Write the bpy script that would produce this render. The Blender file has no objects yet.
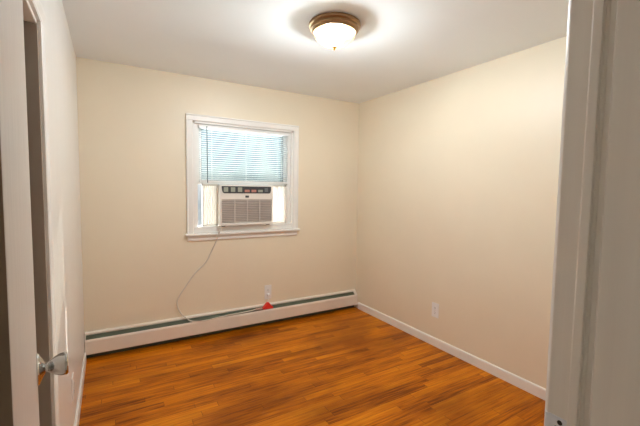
import bpy, bmesh, math, random
from mathutils import Vector, Matrix
random.seed(7)
S = bpy.context.scene
COL = S.collection

# ------------------------------------------------------------------ camera
W, H = 2.765, 2.44                       # room: left wall x=0, back wall y=0, camera side y<0
YN, WT = -3.14, 0.165                    # near wall plane and its thickness
cd = bpy.data.cameras.new('camera')
cam = bpy.data.objects.new('camera', cd)
COL.objects.link(cam)
cd.sensor_fit = 'HORIZONTAL'
cd.sensor_width = 36
cd.lens = 358.6 / 640 * 36
cd.clip_start = 0.01
_r = Vector((0.86089478, -0.50858495, 0.01419608))
_u = Vector((0.02203128, 0.06513974, 0.99763292))
_f = Vector((0.50830582, 0.85854421, -0.06728324))
m = Matrix(((_r.x, _u.x, -_f.x, 0.192), (_r.y, _u.y, -_f.y, -3.473), (_r.z, _u.z, -_f.z, 1.433), (0, 0, 0, 1)))
cam.matrix_world = m
S.camera = cam

# ------------------------------------------------------------------ world (daylight outside the window)
GROUND_FILL = 24.0
wd = bpy.data.worlds.new('daylight')
S.world = wd
wd.use_nodes = True
nt = wd.node_tree
nt.nodes.clear()
N = nt.nodes.new
tc = N('ShaderNodeTexCoord')
sep = N('ShaderNodeSeparateXYZ')
nt.links.new(tc.outputs['Generated'], sep.inputs[0])
ramp = N('ShaderNodeValToRGB')           # ground .. horizon .. bright high cloud
e = ramp.color_ramp.elements
e[0].position = 0.40; e[0].color = (0.72, 0.75, 0.77, 1)
e[1].position = 0.50; e[1].color = (0.52, 0.60, 0.62, 1)
x = e.new(0.56); x.color = (0.58, 0.72, 0.93, 1)
x = e.new(0.68); x.color = (0.80, 0.92, 1.05, 1)
x = e.new(0.85); x.color = (1.0, 1.0, 1.0, 1)
mr = N('ShaderNodeMapRange')
mr.inputs['From Min'].default_value = -1; mr.inputs['From Max'].default_value = 1
nt.links.new(sep.outputs['Z'], mr.inputs['Value'])
nt.links.new(mr.outputs[0], ramp.inputs[0])
cl = N('ShaderNodeTexNoise')
cl.inputs['Scale'].default_value = 9; cl.inputs['Detail'].default_value = 4
nt.links.new(tc.outputs['Generated'], cl.inputs['Vector'])
clr = N('ShaderNodeValToRGB')
clr.color_ramp.elements[0].position = 0.45
clr.color_ramp.elements[1].position = 0.68
nt.links.new(cl.outputs[0], clr.inputs[0])
mix = N('ShaderNodeMix'); mix.data_type = 'RGBA'
mix.inputs['B'].default_value = (1.0, 1.02, 1.04, 1)
nt.links.new(clr.outputs[0], mix.inputs['Factor'])
nt.links.new(ramp.outputs[0], mix.inputs['A'])
bst = N('ShaderNodeMapRange')            # sky gets brighter towards the zenith
bst.inputs['From Min'].default_value = 0.24; bst.inputs['From Max'].default_value = 0.7
bst.inputs['To Min'].default_value = 0.58; bst.inputs['To Max'].default_value = 9.0
nt.links.new(sep.outputs['Z'], bst.inputs['Value'])
# unseen bright band below the horizon, added to light the ceiling
gnd = N('ShaderNodeMapRange')
gnd.inputs['From Min'].default_value = -0.115; gnd.inputs['From Max'].default_value = -0.18
gnd.inputs['To Min'].default_value = 0.0; gnd.inputs['To Max'].default_value = GROUND_FILL
nt.links.new(sep.outputs['Z'], gnd.inputs['Value'])
gn2 = N('ShaderNodeMapRange')
gn2.inputs['From Min'].default_value = -0.52; gn2.inputs['From Max'].default_value = -0.42
gn2.inputs['To Min'].default_value = 1.0; gn2.inputs['To Max'].default_value = GROUND_FILL
nt.links.new(sep.outputs['Z'], gn2.inputs['Value'])
gmn = N('ShaderNodeMath'); gmn.operation = 'MINIMUM'
nt.links.new(gnd.outputs[0], gmn.inputs[0]); nt.links.new(gn2.outputs[0], gmn.inputs[1])
add = N('ShaderNodeMath'); add.operation = 'ADD'
nt.links.new(bst.outputs[0], add.inputs[0]); nt.links.new(gmn.outputs[0], add.inputs[1])
bg = N('ShaderNodeBackground')
nt.links.new(mix.outputs['Result'], bg.inputs['Color'])
nt.links.new(add.outputs[0], bg.inputs['Strength'])
out = N('ShaderNodeOutputWorld')
nt.links.new(bg.outputs[0], out.inputs[0])

# low sun outside the window, slipping in beside the pleated side curtain
sd = bpy.data.lights.new('sun', 'SUN'); sd.energy = 7.0; sd.angle = 0.016; sd.color = (1.0, 0.95, 0.88)
so = bpy.data.objects.new('sun', sd); COL.objects.link(so)
so.rotation_euler = Vector((-0.94, -1.37, -0.60)).to_track_quat('-Z', 'Y').to_euler()

LAMP_W = 78                             # bulb inside the ceiling light's bowl
LAMP_COL = (0.925, 1.0, 1.07)
HALL_FILL_W = 1.5                               # added fill bulb, unseen in the hall behind the camera
HALL_FILL_COL = (1.0, 0.82, 0.64)
S.view_settings.view_transform = 'Standard'
S.view_settings.look = 'None'
S.view_settings.exposure = 0.55
S.view_settings.gamma = 1.0
S.view_settings.use_curve_mapping = False
S.cycles.max_bounces = 16
S.cycles.diffuse_bounces = 8
S.cycles.transparent_max_bounces = 16

# ------------------------------------------------------------------ materials
def mat(name, col, rough=0.5, metal=0.0, spec=0.5, vary=0.03, scale=6.0, bump=0.0, bscale=60, coat=0.0, stretch=None):
    M = bpy.data.materials.new(name)
    M.use_nodes = True
    t = M.node_tree
    b = t.nodes['Principled BSDF']
    b.inputs['Roughness'].default_value = rough
    b.inputs['Metallic'].default_value = metal
    b.inputs['Specular IOR Level'].default_value = spec
    b.inputs['Coat Weight'].default_value = coat
    b.inputs['Coat Roughness'].default_value = 0.12
    co = t.nodes.new('ShaderNodeTexCoord')
    src = co.outputs['Object']
    if stretch:
        mp = t.nodes.new('ShaderNodeMapping')
        mp.inputs['Scale'].default_value = stretch
        t.links.new(src, mp.inputs[0]); src = mp.outputs[0]
    n = t.nodes.new('ShaderNodeTexNoise')
    n.inputs['Scale'].default_value = scale; n.inputs['Detail'].default_value = 5
    t.links.new(src, n.inputs['Vector'])
    r = t.nodes.new('ShaderNodeValToRGB')
    r.color_ramp.elements[0].position = 0.3; r.color_ramp.elements[1].position = 0.7
    r.color_ramp.elements[0].color = tuple(max(0, c * (1 - vary)) for c in col) + (1,)
    r.color_ramp.elements[1].color = tuple(min(1, c * (1 + vary)) for c in col) + (1,)
    t.links.new(n.outputs[0], r.inputs[0])
    t.links.new(r.outputs[0], b.inputs['Base Color'])
    if bump:
        n2 = t.nodes.new('ShaderNodeTexNoise')
        n2.inputs['Scale'].default_value = bscale; n2.inputs['Detail'].default_value = 4
        t.links.new(src, n2.inputs['Vector'])
        bp = t.nodes.new('ShaderNodeBump')
        bp.inputs['Strength'].default_value = bump; bp.inputs['Distance'].default_value = 0.004
        t.links.new(n2.outputs[0], bp.inputs['Height'])
        t.links.new(bp.outputs[0], b.inputs['Normal'])
    return M

M_wall = mat('cream wall paint', (0.835, 0.755, 0.60), 0.42, vary=0.02, scale=2.0, bump=0.10, bscale=40)
M_ceil = mat('white ceiling paint', (0.89, 0.945, 0.975), 0.8, vary=0.015, scale=2.0, bump=0.12, bscale=50)
M_trim = mat('white trim paint', (0.88, 0.87, 0.84), 0.35, vary=0.03)
M_win = mat('white window paint', (0.86, 0.85, 0.82), 0.38, vary=0.02)
M_vinyl = mat('white vinyl', (0.86, 0.87, 0.86), 0.35, vary=0.01)
M_gasket = mat('grey gasket', (0.22, 0.26, 0.28), 0.6)
M_door = mat('greyish door paint', (0.64, 0.60, 0.56), 0.42, vary=0.05, scale=9, bump=0.25, bscale=30, stretch=(6, 6, 1))
M_carpet = mat('grey hall carpet', (0.42, 0.40, 0.37), 0.95, vary=0.15, scale=80)
M_liner = mat('taupe lining paint', (0.40, 0.345, 0.29), 0.55, vary=0.03)
M_taupe = mat('taupe door paint', (0.22, 0.185, 0.15), 0.55, vary=0.03)
M_edge = mat('brown hinge edge shade', (0.22, 0.155, 0.10), 0.6, vary=0.12, scale=20, stretch=(4, 4, 0.3))  # dark tone carries the shade on the door's hinge edge
M_jamb = mat('worn jamb paint', (0.79, 0.755, 0.705), 0.42, vary=0.05, scale=7, bump=0.05, bscale=40, stretch=(5, 5, 0.05))
M_hall = mat('hall paint', (0.66, 0.63, 0.58), 0.6)
M_closet = mat('closet paint', (0.80, 0.70, 0.56), 0.8)
M_heat = mat('beige enamel', (0.84, 0.77, 0.68), 0.35, vary=0.03)
M_green = mat('dark green damper and base shade', (0.095, 0.115, 0.075), 0.5, vary=0.2)
M_dark = mat('dark gap', (0.03, 0.025, 0.02), 0.8)
M_fin = mat('aluminium fins', (0.35, 0.36, 0.34), 0.4, metal=0.8)
M_copper = mat('copper pipe', (0.55, 0.25, 0.12), 0.35, metal=1.0)
M_nickel = mat('satin nickel', (0.60, 0.59, 0.57), 0.13, metal=1.0, vary=0.05)
M_steel = mat('zinc strike', (0.74, 0.79, 0.87), 0.4, metal=0.25, vary=0.08, scale=40)
M_bronze = mat('brushed bronze', (0.36, 0.23, 0.12), 0.33, metal=0.85, vary=0.12, scale=12)
M_brass = mat('aged brass', (0.62, 0.40, 0.12), 0.3, metal=0.9)
M_plate = mat('white plastic', (0.88, 0.875, 0.86), 0.35, vary=0.01)
M_slot = mat('dark slots', (0.05, 0.045, 0.04), 0.6)
M_ac = mat('white appliance plastic', (0.80, 0.77, 0.71), 0.4, vary=0.015)
M_grille = mat('warm grey grille plastic', (0.72, 0.67, 0.63), 0.5, vary=0.03)
M_grillebk = mat('filter behind grille', (0.52, 0.48, 0.46), 0.8)
M_panel = mat('dark control panel', (0.05, 0.055, 0.06), 0.3, vary=0.1)
M_btn = mat('grey green button', (0.36, 0.38, 0.31), 0.4)
M_btn2 = mat('red button', (0.52, 0.24, 0.19), 0.4)
M_btn3 = mat('slate button', (0.15, 0.17, 0.18), 0.4)
M_accord = mat('pleated vinyl', (0.80, 0.79, 0.76), 0.5, vary=0.02)
M_cord = mat('cream cord', (0.68, 0.63, 0.55), 0.5)
M_red = mat('red plastic', (0.85, 0.04, 0.03), 0.4, vary=0.05)
M_pink = mat('pinkish plug', (0.66, 0.44, 0.36), 0.45)
M_wand = mat('dark wand', (0.10, 0.14, 0.15), 0.3)

# glossier paint with soft vertical ripples on the left wall (it mirrors the daylight in streaks)
def wall_gloss():
    M = mat('cream semi gloss wall paint', (0.82, 0.815, 0.79), 0.30, vary=0.015, scale=2.0)
    t = M.node_tree
    b = t.nodes['Principled BSDF']
    co = t.nodes.new('ShaderNodeTexCoord')
    mp = t.nodes.new('ShaderNodeMapping')
    mp.inputs['Scale'].default_value = (1, 3.0, 0.35)
    t.links.new(co.outputs['Object'], mp.inputs[0])
    n = t.nodes.new('ShaderNodeTexNoise'); n.inputs['Scale'].default_value = 2.2; n.inputs['Detail'].default_value = 1
    t.links.new(mp.outputs[0], n.inputs['Vector'])
    bp = t.nodes.new('ShaderNodeBump'); bp.inputs['Strength'].default_value = 0.35; bp.inputs['Distance'].default_value = 0.02
    t.links.new(n.outputs[0], bp.inputs['Height'])
    t.links.new(bp.outputs[0], b.inputs['Normal'])
    return M
M_wallL = wall_gloss()

def floor_mat():
    M = bpy.data.materials.new('oak strip floor')
    M.use_nodes = True
    t = M.node_tree; L = t.links.new
    b = t.nodes['Principled BSDF']
    def node(k, **kw):
        n = t.nodes.new(k)
        for a, v in kw.items(): setattr(n, a, v)
        return n
    def mth(op, a, bb=None):
        n = node('ShaderNodeMath', operation=op)
        for i, v in enumerate((a, bb)):
            if v is None: continue
            if isinstance(v, (int, float)): n.inputs[i].default_value = v
            else: L(v, n.inputs[i])
        return n.outputs[0]
    co = node('ShaderNodeTexCoord'); sp = node('ShaderNodeSeparateXYZ')
    L(co.outputs['Object'], sp.inputs[0])
    X, Y = sp.outputs['X'], sp.outputs['Y']
    BW, BL = 0.057, 0.85
    ry = mth('DIVIDE', Y, BW)
    row = mth('FLOOR', ry)
    fy = mth('FRACT', ry)
    wn = node('ShaderNodeTexWhiteNoise', noise_dimensions='1D'); L(row, wn.inputs['W'])
    rx = mth('ADD', mth('DIVIDE', X, BL), mth('MULTIPLY', wn.outputs['Value'], 7.0))
    ci = mth('FLOOR', rx); fx = mth('FRACT', rx)
    cv = node('ShaderNodeCombineXYZ'); L(ci, cv.inputs[0]); L(row, cv.inputs[1])
    w2 = node('ShaderNodeTexWhiteNoise', noise_dimensions='2D'); L(cv.outputs[0], w2.inputs['Vector'])
    board = w2.outputs['Value']
    # grain, stretched along the boards, shifted from board to board
    sx = mth('ADD', mth('MULTIPLY', X, 2.2), mth('MULTIPLY', board, 37.0))
    gv = node('ShaderNodeCombineXYZ'); L(sx, gv.inputs[0]); L(mth('MULTIPLY', Y, 42.0), gv.inputs[1]); L(mth('MULTIPLY', board, 11.0), gv.inputs[2])
    g = node('ShaderNodeTexNoise'); g.inputs['Scale'].default_value = 1.6; g.inputs['Detail'].default_value = 6; g.inputs['Roughness'].default_value = 0.62
    L(gv.outputs[0], g.inputs['Vector'])
    tone = mth('ADD', mth('MULTIPLY', board, 0.36), mth('ADD', mth('MULTIPLY', g.outputs[0], 1.25), -0.29))
    r = node('ShaderNodeValToRGB'); L(tone, r.inputs[0])
    e = r.color_ramp.elements
    e[0].position = 0.22; e[0].color = (0.235, 0.058, 0.002, 1)
    e[1].position = 0.90; e[1].color = (0.780, 0.290, 0.010, 1)
    k = e.new(0.5); k.color = (0.590, 0.168, 0.003, 1)
    # large worn and darker stained patches
    st = node('ShaderNodeTexNoise'); st.inputs['Scale'].default_value = 1.5; st.inputs['Detail'].default_value = 5
    sm = node('ShaderNodeMapping'); sm.inputs['Scale'].default_value = (0.8, 1.6, 1); sm.inputs['Location'].default_value = (3.3, 0.4, 0)
    L(co.outputs['Object'], sm.inputs[0]); L(sm.outputs[0], st.inputs['Vector'])
    sr = node('ShaderNodeValToRGB'); L(st.outputs[0], sr.inputs[0])
    sr.color_ramp.elements[0].position = 0.34; sr.color_ramp.elements[0].color = (0.52, 0.46, 0.40, 1)
    sr.color_ramp.elements[1].position = 0.56; sr.color_ramp.elements[1].color = (1, 1, 1, 1)
    mx = node('ShaderNodeMix', data_type='RGBA', blend_type='MULTIPLY'); mx.inputs['Factor'].default_value = 1
    L(r.outputs[0], mx.inputs['A']); L(sr.outputs[0], mx.inputs['B'])
    # seams
    d1 = mth('LESS_THAN', fy, 0.035)
    d2 = mth('LESS_THAN', fx, 0.004)
    seam = mth('MAXIMUM', d1, d2)
    m2 = node('ShaderNodeMix', data_type='RGBA'); L(mth('MULTIPLY', seam, 0.62), m2.inputs['Factor'])
    L(mx.outputs['Result'], m2.inputs['A']); m2.inputs['B'].default_value = (0.09, 0.025, 0.005, 1)
    L(m2.outputs['Result'], b.inputs['Base Color'])
    rr = node('ShaderNodeMapRange'); L(g.outputs[0], rr.inputs['Value'])
    rr.inputs['To Min'].default_value = 0.30; rr.inputs['To Max'].default_value = 0.46
    L(rr.outputs[0], b.inputs['Roughness'])
    b.inputs['Specular IOR Level'].default_value = 0.14
    bp = node('ShaderNodeBump'); bp.inputs['Strength'].default_value = 0.25; bp.inputs['Distance'].default_value = 0.002
    L(mth('SUBTRACT', mth('MULTIPLY', g.outputs[0], 0.4), seam), bp.inputs['Height']); L(bp.outputs[0], b.inputs['Normal'])
    return M
M_floor = floor_mat()

def glass_mat():
    M = bpy.data.materials.new('window glass'); M.use_nodes = True
    t = M.node_tree; t.nodes.clear()
    tr = t.nodes.new('ShaderNodeBsdfTransparent'); tr.inputs[0].default_value = (0.95, 0.98, 0.97, 1)
    gl = t.nodes.new('ShaderNodeBsdfGlossy'); gl.inputs['Roughness'].default_value = 0.02
    fr = t.nodes.new('ShaderNodeFresnel'); fr.inputs[0].default_value = 1.45
    mx = t.nodes.new('ShaderNodeMixShader'); o = t.nodes.new('ShaderNodeOutputMaterial')
    t.links.new(fr.outputs[0], mx.inputs[0]); t.links.new(tr.outputs[0], mx.inputs[1]); t.links.new(gl.outputs[0], mx.inputs[2])
    t.links.new(mx.outputs[0], o.inputs[0])
    return M
M_glass = glass_mat()

def slat_mat(name, col, tl):
    M = bpy.data.materials.new(name); M.use_nodes = True
    t = M.node_tree; t.nodes.clear()
    d = t.nodes.new('ShaderNodeBsdfPrincipled'); d.inputs['Base Color'].default_value = col + (1,); d.inputs['Roughness'].default_value = 0.4
    n = t.nodes.new('ShaderNodeTexNoise'); n.inputs['Scale'].default_value = 8
    r = t.nodes.new('ShaderNodeValToRGB')
    r.color_ramp.elements[0].color = tuple(c * 0.97 for c in col) + (1,); r.color_ramp.elements[1].color = col + (1,)
    t.links.new(n.outputs[0], r.inputs[0]); t.links.new(r.outputs[0], d.inputs['Base Color'])
    tr = t.nodes.new('ShaderNodeBsdfTranslucent'); tr.inputs[0].default_value = col + (1,)
    mx = t.nodes.new('ShaderNodeMixShader'); mx.inputs[0].default_value = tl; o = t.nodes.new('ShaderNodeOutputMaterial')
    t.links.new(d.outputs[0], mx.inputs[1]); t.links.new(tr.outputs[0], mx.inputs[2]); t.links.new(mx.outputs[0], o.inputs[0])
    return M
M_slat = slat_mat('white blind slats', (0.74, 0.77, 0.79), 0.15)
M_accord = slat_mat('pleated vinyl side curtain', (0.86, 0.84, 0.80), 0.27)

def bowl_mat():
    M = bpy.data.materials.new('marbled lit glass'); M.use_nodes = True
    t = M.node_tree; t.nodes.clear(); L = t.links.new
    co = t.nodes.new('ShaderNodeTexCoord')
    n = t.nodes.new('ShaderNodeTexNoise'); n.inputs['Scale'].default_value = 9; n.inputs['Detail'].default_value = 4; n.inputs['Distortion'].default_value = 1.5
    L(co.outputs['Object'], n.inputs['Vector'])
    r = t.nodes.new('ShaderNodeValToRGB'); L(n.outputs[0], r.inputs[0])
    r.color_ramp.elements[0].position = 0.35; r.color_ramp.elements[0].color = (0.98, 0.72, 0.34, 1)
    r.color_ramp.elements[1].position = 0.6; r.color_ramp.elements[1].color = (1.0, 0.90, 0.66, 1)
    tr = t.nodes.new('ShaderNodeBsdfTransparent'); tr.inputs[0].default_value = (1.0, 0.98, 0.95, 1)
    dk = t.nodes.new('ShaderNodeMix'); dk.data_type = 'RGBA'; dk.blend_type = 'MULTIPLY'; dk.inputs['Factor'].default_value = 1
    L(r.outputs[0], dk.inputs['A']); dk.inputs['B'].default_value = (0.022, 0.019, 0.010, 1)
    tl = t.nodes.new('ShaderNodeBsdfTranslucent'); L(dk.outputs['Result'], tl.inputs[0])
    gl = t.nodes.new('ShaderNodeBsdfGlossy'); gl.inputs['Roughness'].default_value = 0.1
    em = t.nodes.new('ShaderNodeEmission'); L(r.outputs[0], em.inputs[0]); em.inputs[1].default_value = 0.25
    m1 = t.nodes.new('ShaderNodeMixShader'); m1.inputs[0].default_value = 0.5; L(tl.outputs[0], m1.inputs[1]); L(tr.outputs[0], m1.inputs[2])
    m2 = t.nodes.new('ShaderNodeMixShader'); m2.inputs[0].default_value = 0.04; L(m1.outputs[0], m2.inputs[1]); L(gl.outputs[0], m2.inputs[2])
    ad = t.nodes.new('ShaderNodeAddShader'); L(m2.outputs[0], ad.inputs[0]); L(em.outputs[0], ad.inputs[1])
    o = t.nodes.new('ShaderNodeOutputMaterial'); L(ad.outputs[0], o.inputs[0])
    return M
M_bowl = bowl_mat()

# ------------------------------------------------------------------ mesh helpers
class MB:
    def __init__(s): s.bm = bmesh.new()
    def box(s, a, b, bev=0.0, seg=2):
        lo = [min(p, q) for p, q in zip(a, b)]; hi = [max(p, q) for p, q in zip(a, b)]
        r = bmesh.ops.create_cube(s.bm, size=1)
        for v in r['verts']:
            v.co = Vector([lo[i] + (v.co[i] + 0.5) * (hi[i] - lo[i]) for i in range(3)])
        if bev:
            es = list({e for v in r['verts'] for e in v.link_edges})
            bmesh.ops.bevel(s.bm, geom=es, offset=bev, segments=seg, affect='EDGES', profile=0.5)
        return s
    def prism(s, prof, fn, a, b, cap=True):
        """profile points (p,q) -> fn(p,q,t) at t=a and t=b, closed loop"""
        A = [s.bm.verts.new(fn(p, q, a)) for p, q in prof]
        B = [s.bm.verts.new(fn(p, q, b)) for p, q in prof]
        n = len(prof)
        for i in range(n):
            s.bm.faces.new((A[i], A[(i + 1) % n], B[(i + 1) % n], B[i]))
        if cap:
            s.bm.faces.new(A); s.bm.faces.new(B[::-1])
        return s
    def lathe(s, prof, mtx=Matrix.Identity(4), n=48):
        rings = []
        for r, z in prof:
            if r < 1e-6: rings.append([s.bm.verts.new(mtx @ Vector((0, 0, z)))])
            else: rings.append([s.bm.verts.new(mtx @ Vector((r * math.cos(2 * math.pi * k / n), r * math.sin(2 * math.pi * k / n), z))) for k in range(n)])
        for A, B in zip(rings, rings[1:]):
            for k in range(n):
                k2 = (k + 1) % n
                if len(A) == 1 and len(B) == 1: continue
                if len(A) == 1: s.bm.faces.new((A[0], B[k], B[k2]))
                elif len(B) == 1: s.bm.faces.new((A[k], A[k2], B[0]))
                else: s.bm.faces.new((A[k], A[k2], B[k2], B[k]))
        return s
    def tube(s, pts, r, n=10):
        pts = [Vector(p) for p in pts]
        # Catmull-Rom resample
        P = []
        for i in range(len(pts) - 1):
            p0 = pts[max(i - 1, 0)]; p1 = pts[i]; p2 = pts[i + 1]; p3 = pts[min(i + 2, len(pts) - 1)]
            for k in range(6):
                t = k / 6
                P.append(0.5 * ((2 * p1) + (p2 - p0) * t + (2 * p0 - 5 * p1 + 4 * p2 - p3) * t * t + (3 * p1 - p0 - 3 * p2 + p3) * t ** 3))
        P.append(pts[-1])
        rings = []; up = Vector((0.13, 0.97, 0.2)).normalized()
        for i, p in enumerate(P):
            d = (P[min(i + 1, len(P) - 1)] - P[max(i - 1, 0)]).normalized()
            a = d.cross(up)
            if a.length < 1e-4: a = d.cross(Vector((1, 0, 0)))
            a.normalize(); b = d.cross(a)
            rings.append([s.bm.verts.new(p + r * (a * math.cos(2 * math.pi * k / n) + b * math.sin(2 * math.pi * k / n))) for k in range(n)])
        for A, B in zip(rings, rings[1:]):
            for k in range(n): s.bm.faces.new((A[k], A[(k + 1) % n], B[(k + 1) % n], B[k]))
        s.bm.faces.new(rings[0][::-1]); s.bm.faces.new(rings[-1])
        return s
    def build(s, name, material, parent=None, smooth=False, at=None):
        bm = s.bm
        bmesh.ops.recalc_face_normals(bm, faces=bm.faces)
        if at is not None: bmesh.ops.translate(bm, verts=bm.verts, vec=-Vector(at))
        me = bpy.data.meshes.new(name); bm.to_mesh(me); bm.free()
        me.materials.append(material)
        o = bpy.data.objects.new(name, me); COL.objects.link(o)
        if at is not None: o.location = at
        if parent is not None: o.parent = parent
        if smooth:
            for p in me.polygons: p.use_smooth = True
            try: me.set_sharp_from_angle(angle=math.radians(35))
            except Exception: pass
        return o

def tag(o, label, cat, group=None, kind=None):
    o['label'] = label; o['category'] = cat
    if group: o['group'] = group
    if kind: o['kind'] = kind
    return o
def struct(o, label=None, cat=None):
    o['kind'] = 'structure'
    if label: o['label'] = label; o['category'] = cat
    return o
def empty(name, loc, rz=0.0):
    o = bpy.data.objects.new(name, None); COL.objects.link(o)
    o.location = loc; o.rotation_euler = (0, 0, rz); o.empty_display_size = 0.05
    return o

# ------------------------------------------------------------------ room shell
struct(MB().box((-0.9, YN, -0.1), (W + 0.15, 0.16, 0)).build('floor', M_floor), 'glossy orange brown oak strip floor', 'floor')
struct(MB().box((-0.9, YN, H), (W + 0.15, 0.16, H + 0.1)).build('ceiling', M_ceil), 'plain white painted ceiling', 'ceiling')
# window opening
WX0, WX1, WZ0, WZ1 = 0.872, 1.905, 1.0, 2.04
w = MB()
w.box((-0.15, 0, 0), (WX0, 0.16, H)); w.box((WX1, 0, 0), (W + 0.15, 0.16, H))
w.box((WX0, 0, 0), (WX1, 0.16, WZ0)); w.box((WX0, 0, WZ1), (WX1, 0.16, H))
struct(w.build('wall_back', M_wall), 'cream painted wall holding the window', 'wall')
struct(MB().box((W, YN - WT, 0), (W + 0.15, 0, H)).build('wall_right', M_wall), 'cream painted blank wall on the right', 'wall')
# left wall with the closet doorway
CY0, CY1, CZ = -2.668, -1.903, 1.985
w = MB()
w.box((-0.12, CY1, 0), (0, 0, H)); w.box((-0.12, YN, 0), (0, CY0, H)); w.box((-0.12, CY0, CZ), (0, CY1, H))
struct(w.build('wall_left', M_wallL), 'pale painted wall on the left with closet doorway', 'wall')
w = MB()
w.box((-0.90, CY0 - 0.45, 0), (-0.80, CY1 + 0.45, H)); w.box((-0.8, CY0 - 0.45, 0), (-0.12, CY0 - 0.35, H)); w.box((-0.8, CY1 + 0.35, 0), (-0.12, CY1 + 0.45, H))
struct(w.build('wall_closet', M_closet), 'dark inside walls of the closet', 'wall')
# near wall with the doorway the picture is taken through
JX0, JX1, JZ = 0.090, 0.888, 1.985
w = MB()
w.box((-0.15, YN - WT, 0), (JX0 - 0.02, YN, H)); w.box((JX1 + 0.02, YN - WT, 0), (W, YN, H)); w.box((JX0 - 0.02, YN - WT, JZ + 0.02), (JX1 + 0.02, YN, H))
struct(w.build('wall_front', M_hall), 'near wall around the entry doorway', 'wall')
# hall behind the camera
w = MB()
w.box((-0.7, -4.45, 0), (2.6, -4.35, H)); w.box((-0.7, -4.35, 0), (-0.6, YN - WT, H)); w.box((2.5, -4.35, 0), (2.6, YN - WT, H))
struct(w.build('wall_hall', M_hall), 'hall walls outside the room', 'wall')
w = MB(); w.box((-0.7, -4.45, -0.1), (2.6, YN, 0)); struct(w.build('floor_hall', M_carpet), 'hall floor', 'floor')
w = MB(); w.box((-0.7, -4.45, H), (2.6, YN, H + 0.1)); struct(w.build('ceiling_hall', M_ceil), 'hall ceiling', 'ceiling')

# baseboards (rounded top edge)
BBH, BBT = 0.078, 0.012
prof = [(0, 0), (BBT, 0), (BBT, BBH - 0.012), (BBT * 0.8, BBH - 0.004), (BBT * 0.4, BBH), (0, BBH)]
struct(MB().prism(prof, lambda p, q, t: (W - p, t, q), -0.072, YN).build('baseboard_right', M_trim), 'white baseboard along the right wall', 'baseboard')
struct(MB().prism(prof, lambda p, q, t: (p, t, q), -0.072, CY1 + 0.062).build('baseboard_left', M_trim), 'white baseboard along the left wall', 'baseboard')

# closet door casing: legs and head with a stepped profile
def casing_prof(w, t):      # across 0..w (from the opening outwards), thickness
    return [(0, 0), (0, t * 0.55), (w * 0.10, t * 0.75), (w * 0.16, t * 0.60), (w * 0.30, t * 0.66), (w * 0.62, t), (w * 0.9, t), (w, t * 0.8), (w, 0)]
cw, ct = 0.060, 0.016
c = MB()
c.prism(casing_prof(cw, ct), lambda p, q, t: (q, CY1 + p, t), 0, CZ)
c.prism(casing_prof(cw, ct), lambda p, q, t: (q, CY0 - p, t), 0, CZ)
c.prism(casing_prof(cw, ct), lambda p, q, t: (q, t, CZ + p), CY0 - cw, CY1 + cw)
struct(c.build('trim_1', M_trim), 'white moulded casing around the closet doorway', 'door casing')
c = MB()   # closet jamb lining
c.box((-0.12, CY1 - 0.014, 0), (-0.0005, CY1 + 0.001, CZ)); c.box((-0.12, CY0, 0), (-0.0005, CY0 + 0.014, CZ)); struct(c.build('trim_2', M_liner), 'dull taupe jamb lining of the closet doorway', 'door jamb')
c = MB().box((-0.034, CY0 + 0.0145, CZ - 0.014), (-0.0005, CY1 - 0.0145, CZ + 0.001), bev=0.003)
struct(c.build('trim_3', M_trim), 'white head lining above the closet door', 'door jamb')
D3 = struct(MB().box((-0.070, CY0 + 0.017, 0.010), (-0.036, CY1 - 0.017, CZ - 0.015), bev=0.002).build('door_3', M_taupe), 'closed taupe closet door set back in the left wall', 'door')
MB().box((-0.036, CY0 + 0.040, 0.93), (-0.033, CY0 + 0.080, 1.05), bev=0.001).build('escutcheon', M_nickel, D3)

# entry door, swung open a little past square against the left wall
DL, DT = 0.785, 0.035
door = MB()
door.box((0, 0.003, 0.012), (DT, DL, 1.974), bev=0.002, seg=2)
D = door.build('door_1', M_door)
D.location = (JX0 + 0.002, YN + 0.004, 0); D.rotation_euler = (0, 0, math.radians(7.2))
struct(D, 'greyish painted entry door swung open along the left wall', 'door')
KZ, KY = 0.990, DL - 0.060
kb = Matrix.Translation((DT, KY, KZ)) @ Matrix.Rotation(math.pi / 2, 4, 'Y') @ Matrix.Diagonal((1.24, 1.24, 1.24, 1))
ro = MB().lathe([(0, 0.0), (0.0295, 0.0), (0.030, 0.002), (0.028, 0.0045), (0.022, 0.0065), (0.018, 0.009), (0.0135, 0.011), (0.0105, 0.013), (0, 0.013)], kb).build('knob_rose', M_nickel, D, True)
kn = MB().lathe([(0, 0.009), (0.0098, 0.009), (0.0088, 0.015), (0.0098, 0.018), (0.0130, 0.0225), (0.0175, 0.029), (0.0208, 0.036), (0.0224, 0.043), (0.0222, 0.0475), (0.0195, 0.0495), (0.010, 0.0485), (0, 0.0480)], kb).build('door_knob', M_nickel, D, True)
lp = MB().box((0.006, DL - 0.001, KZ - 0.028), (0.029, DL + 0.0012, KZ + 0.028), bev=0.0005, seg=1)
lp.box((0.011, DL, KZ - 0.009), (0.023, DL + 0.008, KZ + 0.009), bev=0.002)
lp.build('latch', M_nickel, D)
MB().box((0.0005, 0.0018, 0.013), (DT - 0.0005, 0.0035, 1.973)).build('hinge_edge', M_edge, D)['label'] = 'hinge edge with its shade painted in brown'  # thin slip over the door edge, its shade put into the colour
for z in (0.25, 1.0, 1.75):
    MB().lathe([(0, z - 0.045), (0.005, z - 0.045), (0.005, z + 0.045), (0, z + 0.045)], Matrix.Translation((-0.003, 0.0005, 0)), 16).build('hinge', M_jamb, D, True)

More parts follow.
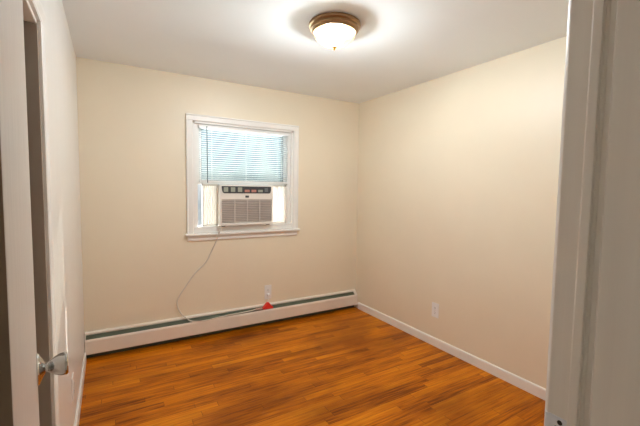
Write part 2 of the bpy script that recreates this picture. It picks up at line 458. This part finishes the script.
# entry door frame: jamb with rabbet, stop, strike plate and room casing
fr = MB()
jp = [(0, YN + 0.006), (0, YN - WT - 0.006), (0.02, YN - WT - 0.006), (0.02, YN + 0.006)]
for xx, sg in ((JX1, 1), (JX0, -1)):
    fr.box((xx, YN - WT - 0.004, 0), (xx + sg * 0.02, YN + 0.002, JZ + 0.02), bev=0.002, seg=2)
fr.box((JX0, YN - WT - 0.004, JZ), (JX1, YN + 0.002, JZ + 0.02))
FR = struct(fr.build('door_2', M_jamb), 'worn grey white entry door frame at the right edge', 'door frame')
# stop moulding: flat edge on the room side, cove down to the jamb on the hall side
y0 = YN - 0.0355
sp = [(0, 0), (0.0085, 0), (0.0108, 0.0012), (0.0125, 0.0035), (0.0125, 0.0155), (0.0118, 0.0165), (0.0040, 0.0165), (0.0040, 0.0190), (0.0015, 0.0215), (0.0, 0.0215)]
hp = [(0, 0.0330), (0.0020, 0.0310), (0.0045, 0.0312), (0.0085, 0.0335), (0.0095, 0.0350), (0.0095, 0.1280), (0, 0.1280)]
for xx, sg in ((JX1, -1), (JX0, 1)):
    MB().prism(sp, lambda p, q, t: (xx + sg * p, y0 - q, t), 0, JZ).build('door_stop', M_jamb, FR)
    MB().prism(hp, lambda p, q, t: (xx + sg * p, y0 - q, t), 0, JZ).build('jamb_board', M_jamb, FR)
# casing on the room side of the doorway (seen edge-on)
cs = MB()
cs.prism([(0, 0), (0, 0.002), (0.0022, 0.0065), (0.0052, 0.0105), (0.010, 0.012), (0.045, 0.014), (0.056, 0.014), (0.060, 0.011), (0.060, 0)], lambda p, q, t: (JX1 + 0.005 + p, YN + q, t), 0, JZ + 0.006)
cs.prism(casing_prof(0.056, 0.014), lambda p, q, t: (JX0 - 0.006 - p, YN + q, t), 0, JZ + 0.006)
cs.prism(casing_prof(0.060, 0.014), lambda p, q, t: (t, YN + q, JZ + 0.006 + p), JX0 - 0.062, JX1 + 0.066)
cs.build('door_casing', M_trim, FR)
cs = MB()
cs.prism(casing_prof(0.060, 0.014), lambda p, q, t: (JX1 + 0.006 + p, YN - WT - q, t), 0, JZ + 0.006)
cs.build('hall_casing', M_jamb, FR)
# strike plate with latch hole and curled lip
SZ = 0.996
st = MB()
ya, yb = YN - 0.003, YN - 0.034
zc0, zc1 = SZ - 0.030, SZ + 0.030
hy0, hy1, hz0, hz1 = ya - 0.010, yb + 0.004, SZ - 0.012, SZ + 0.012
tx = 0.0018
st.box((JX1 - tx, ya, zc0), (JX1, yb, hz0)); st.box((JX1 - tx, ya, hz1), (JX1, yb, zc1))
st.box((JX1 - tx, ya, hz0), (JX1, hy0, hz1)); st.box((JX1 - tx, hy1, hz0), (JX1, yb, hz1))
st.prism([(0, 0), (-0.0018, 0), (-0.001, 0.006), (0.004, 0.010), (0.005, 0.0085), (0.0012, 0.005)], lambda p, q, t: (JX1 + p, ya + q, t), SZ - 0.026, SZ + 0.0285)
SP = st.build('strike_plate', M_steel, FR)
SP['label'] = 'bluish metal strike plate on the door jamb'
h = MB().box((JX1 - 0.0006, hy0, hz0), (JX1 - 0.0001, hy1, hz1))
h.lathe([(0, 0), (0.0044, 0), (0.0044, 0.0008), (0, 0.0008)], Matrix.Translation((JX1 - tx - 0.0006, (ya + yb) / 2 - 0.003, SZ + 0.021)) @ Matrix.Rotation(math.pi / 2, 4, 'Y'), 12)
h.build('latch_hole', M_dark, SP)

# ------------------------------------------------------------------ window
wn = MB()           # liner + frame
FY0, FY1 = 0.0, 0.15
wn.box((WX0, -0.004, WZ0), (WX0 + 0.022, FY1, WZ1)); wn.box((WX1 - 0.022, -0.004, WZ0), (WX1, FY1, WZ1))
wn.box((WX0, -0.004, WZ1 - 0.018), (WX1, FY1, WZ1))
wn.box((WX0, -0.006, WZ0), (WX1, FY1, 1.058), bev=0.002)      # lower frame member
wn.box((WX0 + 0.022, 0.022, 1.46), (WX0 + 0.062, 0.05, WZ1 - 0.018), bev=0.002); wn.box((WX0 + 0.022, 0.022, WZ0), (WX0 + 0.050, 0.05, 1.46), bev=0.002); wn.box((WX1 - 0.062, 0.022, WZ0), (WX1 - 0.022, 0.05, WZ1 - 0.018), bev=0.002)
wn.box((WX0 + 0.06, 0.022, WZ1 - 0.04), (WX1 - 0.06, 0.05, WZ1 - 0.018), bev=0.002)
WN = struct(wn.build('window_1', M_win), 'white double hung window in the back wall', 'window')
cg = MB()
wcw = 0.058
cp = [(0, 0), (0, 0.014), (0.006, 0.018), (wcw - 0.014, 0.018), (wcw - 0.008, 0.022), (wcw, 0.020), (wcw, 0)]
cg.prism(cp, lambda p, q, t: (WX0 + 0.002 - p, -q, t), 0.998, WZ1 + 0.002)
cg.prism(cp, lambda p, q, t: (WX1 - 0.002 + p, -q, t), 0.998, WZ1 + 0.002)
cg.prism(cp, lambda p, q, t: (t, -q, WZ1 + p), WX0 + 0.002 - wcw, WX1 - 0.002 + wcw)
cg.build('window_casing', M_win, WN)
sl = MB().box((WX0 - 0.072, -0.046, 0.978), (WX1 + 0.072, 0.0, 0.999), bev=0.006, seg=3)
sl.build('window_sill', M_win, WN, True)
MB().prism([(0, 0), (0.012, 0), (0.016, 0.008), (0.016, 0.05), (0, 0.05)], lambda p, q, t: (t, -p, 0.928 + q), WX0 - 0.05, WX1 + 0.05).build('window_apron', M_win, WN)
SX0, SX1 = WX0 + 0.045, WX1 - 0.045
def sash(name, y0, y1, z0, z1, st_, rl):
    s = MB()
    s.box((SX0, y0, z0), (SX0 + st_, y1, z1), bev=0.003); s.box((SX1 - st_, y0, z0), (SX1, y1, z1), bev=0.003)
    s.box((SX0 + st_, y0, z0), (SX1 - st_, y1, z0 + rl), bev=0.003); s.box((SX0 + st_, y0, z1 - rl), (SX1 - st_, y1, z1), bev=0.003)
    o = s.build(name, M_vinyl, WN)
    g = MB(); a = 0.005
    X0, X1, Z0, Z1 = SX0 + st_, SX1 - st_, z0 + rl, z1 - rl
    yg = y0 + 0.004
    g.box((X0, yg, Z0), (X0 + a, yg + 0.02, Z1)); g.box((X1 - a, yg, Z0), (X1, yg + 0.02, Z1))
    g.box((X0, yg, Z0), (X1, yg + 0.02, Z0 + a)); g.box((X0, yg, Z1 - a), (X1, yg + 0.02, Z1))
    g.build('glazing_gasket', M_gasket, o)
    MB().box((X0, (y0 + y1) / 2 - 0.002, Z0), (X1, (y0 + y1) / 2 + 0.002, Z1)).build('glass_pane', M_glass, o)
    return o
sash('lower_sash', 0.052, 0.086, 1.462, 2.018, 0.045, 0.036)   # pushed up, sits on the air conditioner
sash('upper_sash', 0.092, 0.124, 1.462, 2.018, 0.045, 0.036)

# ------------------------------------------------------------------ window blind
BX0, BX1 = WX0 + 0.066, WX1 - 0.066
BL = empty('window_blind', ((BX0 + BX1) / 2, 0.016, 2.02))
tag(BL, 'white slatted mini blind hanging in the upper half of the window', 'blind')
BX0, BX1 = WX0 + 0.058, WX1 - 0.058
def put(mb, name, m, parent, smooth=False):
    o = mb.build(name, m, None, smooth)
    o.parent = parent
    o.matrix_parent_inverse = Matrix.Translation(-Vector(parent.location)) if parent.rotation_euler.z == 0 else parent.matrix_basis.inverted()
    return o
put(MB().box((BX0, -0.008, 1.982), (BX1, 0.020, 2.012), bev=0.002), 'headrail', M_vinyl, BL)
s = MB()
zt, zb, ns = 1.972, 1.508, 24
tilt = math.radians(11)
for i in range(ns):
    z = zt + (zb - zt) * i / (ns - 1)
    wv = 0.0125
    pr = []
    for k in range(5):
        a = -1 + k * 0.5
        pr.append((a * wv * math.cos(tilt), a * wv * math.sin(tilt) + 0.0016 * (1 - a * a)))
    loop = pr + [(p, q - 0.0007) for p, q in reversed(pr)]
    s.prism(loop, lambda p, q, t: (t, 0.006 - p, z + q), BX0 + 0.004, BX1 - 0.004)
put(s, 'slats', M_slat, BL)
put(MB().box((BX0 + 0.002, -0.006, 1.478), (BX1 - 0.002, 0.018, 1.498), bev=0.003), 'bottom_rail', M_vinyl, BL)
for xx in (BX0 + 0.12, (BX0 + BX1) / 2, BX1 - 0.12):
    c = MB()
    for yy in (-0.0075, 0.0195): c.box((xx - 0.0006, yy - 0.0006, 1.49), (xx + 0.0006, yy + 0.0006, 1.99))
    c.box((xx - 0.0006, -0.0075, 1.488), (xx + 0.0006, 0.0195, 1.491))
    put(c, 'ladder_cord', M_vinyl, BL)
wnd = put(MB().tube([(1.001, -0.014, 2.00), (1.002, -0.015, 1.8), (1.005, -0.016, 1.475)], 0.0042, 8), 'tilt_wand', M_wand, BL, True)
wnd['label'] = 'dark tilt wand'

# ------------------------------------------------------------------ air conditioner
AX0, AX1, AZ0, AZ1, AYF = 1.103, 1.643, 1.066, 1.458, -0.072
AC = empty('air_conditioner', ((AX0 + AX1) / 2, 0.0, AZ0))
tag(AC, 'white window air conditioner with grey grille mounted under the blind', 'air conditioner')
put(MB().box((AX0 + 0.008, AYF + 0.03, AZ0 + 0.004), (AX1 - 0.008, 0.245, AZ1 - 0.003), bev=0.004), 'cabinet', M_ac, AC)
# front: frame around the grille recess
GX0, GX1, GZ0, GZ1 = AX0 + 0.020, AX1 - 0.012, AZ0 + 0.026, AZ0 + 0.250
f = MB()
f.box((AX0, AYF, AZ0), (GX0, AYF + 0.045, AZ1), bev=0.005, seg=3)
f.box((GX1, AYF, AZ0), (AX1, AYF + 0.045, AZ1), bev=0.005, seg=3)
f.box((GX0 - 0.004, AYF + 0.0006, AZ0), (GX1 + 0.004, AYF + 0.045, GZ0), bev=0.004, seg=2)
f.box((GX0 - 0.004, AYF + 0.0006, GZ1), (GX1 + 0.004, AYF + 0.045, AZ1), bev=0.004, seg=2)
put(f, 'front_panel', M_ac, AC)
put(MB().box((GX0, AYF + 0.022, GZ0), (GX1, AYF + 0.03, GZ1)), 'air_filter', M_grillebk, AC)
g = MB()
nl = 13
for i in range(nl):
    z = GZ0 + (GZ1 - GZ0) * (i + 0.5) / nl
    g.prism([(0, 0.0045), (0.015, -0.001), (0.015, -0.0055), (0, 0.0)], lambda p, q, t: (t, AYF + 0.004 + p, z + q), GX0, GX1)
for k in range(1, 4):
    xx = GX0 + (GX1 - GX0) * k / 4
    g.box((xx - 0.0032, AYF + 0.002, GZ0), (xx + 0.0032, AYF + 0.02, GZ1))
put(g, 'grille', M_grille, AC)
# control panel: dark strip, lower corners cut and rounded
PX0, PX1, PZ1, PZ0 = AX0 + 0.018, AX1 - 0.020, AZ1 - 0.012, AZ1 - 0.080
pp = [(PX0, PZ1), (PX1, PZ1), (PX1 - 0.002, PZ0 + 0.03)]
for k in range(6):
    a = k / 5 * math.pi / 2; pp.append((PX1 - 0.024 + 0.020 * math.cos(a), PZ0 + 0.022 - 0.022 * math.sin(a)))
for k in range(6):
    a = math.pi / 2 - k / 5 * math.pi / 2; pp.append((PX0 + 0.030 - 0.024 * math.cos(a), PZ0 + 0.022 - 0.022 * math.sin(a)))
pp.append((PX0 + 0.003, PZ0 + 0.03))
CPN = put(MB().prism(pp, lambda p, q, t: (p, AYF + t, q), -0.0025, 0.006), 'control_panel', M_panel, AC)
bw = (PX1 - PX0) / 7.2
for i in range(7):
    mtl = (M_btn, M_btn, M_btn, M_btn2, M_btn2, M_btn, M_btn3)[i]
    x0 = PX0 + 0.018 + i * bw * 0.985
    if i < 3: q = MB().box((x0, AYF - 0.006, PZ0 + 0.014), (x0 + bw * 0.62, AYF - 0.001, PZ1 - 0.010), bev=0.002)
    elif i < 6: q = MB().box((x0, AYF - 0.0055, PZ0 + 0.012), (x0 + bw * 0.72, AYF - 0.001, PZ0 + 0.036), bev=0.002)
    else: q = MB().box((x0, AYF - 0.0055, PZ0 + 0.016), (x0 + bw * 0.55, AYF - 0.001, PZ1 - 0.014), bev=0.002)
    o = put(q, 'control_button', mtl, AC)
    o.parent = CPN; o.matrix_parent_inverse = Matrix.Identity(4)
bd = put(MB().box(((AX0 + AX1) / 2 - 0.020, AYF - 0.003, PZ0 - 0.042), ((AX0 + AX1) / 2 + 0.016, AYF + 0.001, PZ0 - 0.021), bev=0.002), 'badge', M_panel, AC)
for xx in (AX0 + 0.025, AX1 - 0.06):
    put(MB().box((xx, AYF + 0.01, AZ0 - 0.007), (xx + 0.03, AYF + 0.05, AZ0 + 0.003), bev=0.002), 'foot', M_slot, AC)
# pleated side curtains (frame + accordion)
def curtain(x0, x1):
    f = MB(); z0, z1 = 1.058, 1.462
    f.box((x0, 0.030, z0), (x1, 0.056, z0 + 0.014)); f.box((x0, 0.030, z1 - 0.014), (x1, 0.056, z1))
    f.box((x0, 0.030, z0), (x0 + 0.012, 0.056, z1)); f.box((x1 - 0.012, 0.030, z0), (x1, 0.056, z1))
    o = put(f, 'side_panel', M_ac, AC)
    a = MB(); n = 14
    pts = [(x0 + 0.010 + (x1 - x0 - 0.02) * k / n, 0.038 + (0.010 if k % 2 else 0)) for k in range(n + 1)]
    loop = pts + [(p, q + 0.0012) for p, q in reversed(pts)]
    a.prism(loop, lambda p, q, t: (p, q, t), z0 + 0.012, z1 - 0.012)
    b = put(a, 'accordion_pleats', M_accord, AC); b.parent = o; b.matrix_parent_inverse = Matrix.Identity(4)
curtain(WX0 + 0.094, AX0 + 0.008)
curtain(AX1 - 0.008, WX1 - 0.064)

# ------------------------------------------------------------------ power cord (belongs to the air conditioner)
cord = [(1.118, -0.060, AZ0 - 0.004), (1.112, -0.064, 1.03), (1.09, -0.060, 0.985), (1.068, -0.052, 0.91), (1.035, -0.020, 0.82), (0.996, -0.008, 0.734), (0.94, -0.008, 0.672),
        (0.884, -0.008, 0.621), (0.802, -0.008, 0.511), (0.735, -0.010, 0.410), (0.722, -0.014, 0.340), (0.752, -0.026, 0.262), (0.800, -0.048, 0.214), (0.845, -0.062, 0.184), (0.955, -0.069, 0.170),
        (1.085, -0.067, 0.181), (1.265, -0.065, 0.187), (1.40, -0.062, 0.190), (1.470, -0.058, 0.195)]
CO = put(MB().tube(cord, 0.0055, 10), 'power_cord', M_cord, AC, True)
CO['label'] = 'cream power cord'
pg = MB().box((1.465, -0.068, 0.186), (1.538, -0.046, 0.204), bev=0.006, seg=3)
o = put(pg, 'plug', M_pink, AC, True); o.parent = CO; o.matrix_parent_inverse = Matrix.Identity(4)

# red triangular tap on the heater top, its short lead up to the outlet
RT = empty('plug_adapter', (1.602, -0.045, 0.180))
tag(RT, 'red triangular plug adapter on top of the baseboard heater', 'plug adapter')
tp = [(-0.054, 0), (0.052, 0), (0.057, 0.013), (0.032, 0.036), (0.007, 0.068), (-0.005, 0.068), (-0.036, 0.034), (-0.056, 0.014)]
put(MB().prism(tp, lambda p, q, t: (1.602 + p, t, 0.180 + q), -0.064, -0.032), 'adapter_body', M_red, RT)
put(MB().tube([(1.602, -0.046, 0.240), (1.606, -0.040, 0.258), (1.616, -0.038, 0.282), (1.623, -0.036, 0.304)], 0.004, 8), 'adapter_lead', M_plate, RT, True)
put(MB().box((1.608, -0.040, 0.300), (1.638, -0.0085, 0.328), bev=0.005, seg=3), 'adapter_plug', M_plate, RT, True)

# ------------------------------------------------------------------ outlets
def outlet(name, label, loc, rz, pw=0.072, ph=0.128):
    E = empty(name, loc, rz); tag(E, label, 'outlet', None)
    p = MB().box((-pw / 2, -0.006, -ph / 2), (pw / 2, 0, ph / 2), bev=0.003, seg=2)
    a = p.build('cover_plate', M_plate, E)
    for zc in (0.0215, -0.0215):
        r = MB()
        rp = []
        for k in range(24):
            t = 2 * math.pi * k / 24
            rp.append((0.0172 * math.cos(t), max(-0.0145, min(0.0145, 0.0172 * math.sin(t))) + zc))
        q = r.prism(rp, lambda p_, q_, t: (p_, t, q_), -0.0075, -0.004).build('receptacle', M_plate, E)
        sl = MB()
        sl.box((-0.0075, -0.0079, zc - 0.003), (-0.0055, -0.0070, zc + 0.007)); sl.box((0.0055, -0.0079, zc - 0.003), (0.0075, -0.0070, zc + 0.006))
        sl.lathe([(0, 0), (0.0026, 0), (0.0026, 0.0008), (0, 0.0008)], Matrix.Translation((0, -0.0071, zc - 0.0085)) @ Matrix.Rotation(math.pi / 2, 4, 'X'), 10)
        sl.build('socket_slots', M_slot, q)
    MB().lathe([(0, 0), (0.003, 0), (0.003, 0.0008), (0, 0.0008)], Matrix.Translation((0, -0.0061, 0)) @ Matrix.Rotation(math.pi / 2, 4, 'X'), 10).build('plate_screw', M_nickel, E)
    return E
outlet('wall_outlet', 'white outlet under the window with a plug in it', (1.623, 0, 0.340), 0, 0.078, 0.150)
outlet('wall_outlet', 'white outlet low on the blank right wall', (W, -1.238, 0.335), -math.pi / 2, 0.080, 0.135)
outlet('wall_outlet', 'white outlet on the left wall near the door knob, seen edge on', (0, -1.14, 0.318), math.pi / 2, 0.078, 0.140)

# ------------------------------------------------------------------ baseboard heater
HT = empty('baseboard_heater', (W / 2, -0.03, 0)); tag(HT, 'beige baseboard heater with dark green slot along the back wall', 'heater')
HX0, HX1 = 0.004, W - 0.016
put(MB().prism([(0.0, 0.0), (0.004, 0.0), (0.004, 0.206), (0.024, 0.208), (0.026, 0.202), (0.028, 0.203), (0.027, 0.213), (0.004, 0.222), (0.0, 0.222)], lambda p, q, t: (t, -p, q), HX0, HX1), 'back_panel', M_heat, HT)
fp = [(0.0585, 0.172), (0.0600, 0.175), (0.0665, 0.163), (0.0675, 0.158), (0.0675, 0.058), (0.0655, 0.050), (0.056, 0.046), (0.056, 0.0485), (0.064, 0.053), (0.0655, 0.060), (0.0655, 0.157), (0.0645, 0.161)]
put(MB().prism(fp, lambda p, q, t: (t, -p, q), HX0 + 0.006, HX1 - 0.032), 'front_panel', M_heat, HT)
put(MB().prism([(0.016, 0.196), (0.024, 0.1985), (0.0575, 0.172), (0.0575, 0.169), (0.024, 0.195)], lambda p, q, t: (t, -p, q), HX0 + 0.006, HX1 - 0.02), 'damper', M_green, HT)
# end cap at the right corner
ec = [(0.004, 0.0), (0.0685, 0.0), (0.0685, 0.052), (0.0695, 0.062), (0.0695, 0.160), (0.067, 0.166), (0.0615, 0.178), (0.030, 0.206), (0.004, 0.214)]
ec = [(p, q if q > 0.04 else 0.046) for p, q in ec]
put(MB().prism(ec, lambda p, q, t: (t, -p, q), HX1 - 0.034, HX1), 'end_cap', M_heat, HT)
put(MB().prism(ec, lambda p, q, t: (t, -p, q), HX0, HX0 + 0.007), 'end_cap', M_heat, HT)
put(MB().box((HX0, -0.006, 0.001), (HX1, -0.0035, 0.075)), 'base_shadow', M_green, HT)['label'] = 'dark strip painted as the shade below the front panel'  # stands in for the shaded gap under the heater front
fn = MB()
k = HX0 + 0.1
while k < HX1 - 0.1:
    fn.box((k, -0.052, 0.07), (k + 0.0012, -0.010, 0.135)); k += 0.012
put(fn, 'fins', M_fin, HT)
put(MB().tube([(HX0 + 0.02, -0.031, 0.102), (1.0, -0.031, 0.102), (HX1 - 0.02, -0.031, 0.102)], 0.011, 12), 'heating_pipe', M_copper, HT, True)

# ------------------------------------------------------------------ ceiling light
LX, LY = 1.410, -1.560
CL = empty('ceiling_light', (LX, LY, H)); tag(CL, 'round flush ceiling light with bronze rim and glowing glass bowl', 'ceiling light')
MB().lathe([(0, 0), (0.150, 0), (0.157, -0.004), (0.159, -0.012), (0.157, -0.020), (0.150, -0.023), (0.147, -0.027), (0.149, -0.034), (0.146, -0.041), (0.139, -0.044), (0.136, -0.050), (0.1315, -0.056), (0.128, -0.055), (0.128, -0.030), (0.120, -0.012), (0, -0.012)]).build('rim', M_bronze, CL, True)
bp_ = []
for k in range(15):
    a = k / 14 * math.pi / 2
    bp_.append((0.1275 * math.cos(a) ** 0.9 if k < 14 else 0.0, -0.048 - 0.088 * math.sin(a)))
MB().lathe(bp_).build('glass_bowl', M_bowl, CL, True)
MB().lathe([(0, -0.132), (0.010, -0.1335), (0.015, -0.137), (0.0145, -0.141), (0.008, -0.145), (0.0055, -0.148), (0.0065, -0.151), (0.004, -0.156), (0, -0.157)], n=24).build('finial', M_brass, CL, True)
ld = bpy.data.lights.new('bulb', 'POINT'); ld.energy = LAMP_W; ld.color = LAMP_COL; ld.shadow_soft_size = 0.055
lo = bpy.data.objects.new('bulb', ld); COL.objects.link(lo); lo.parent = CL; lo.location = (0, 0, -0.061)

# fill light added in the unseen hall to brighten the doorway
HL = empty('hall_fill_light', (1.5, -3.9, H)); tag(HL, 'added fill light in the unseen hall, built as a small ceiling light', 'ceiling light')
MB().lathe([(0, 0), (0.10, 0), (0.105, -0.01), (0.10, -0.03), (0, -0.03)]).build('rim', M_bronze, HL, True)
MB().lathe([(0.095, -0.03), (0.085, -0.07), (0.05, -0.10), (0, -0.11)]).build('glass_bowl', M_bowl, HL, True)
ld = bpy.data.lights.new('hall_fill_bulb', 'POINT'); ld.energy = HALL_FILL_W; ld.color = HALL_FILL_COL; ld.shadow_soft_size = 0.03
lo = bpy.data.objects.new('hall_fill_bulb', ld); COL.objects.link(lo); lo.parent = HL; lo.location = (0, 0, -0.065)
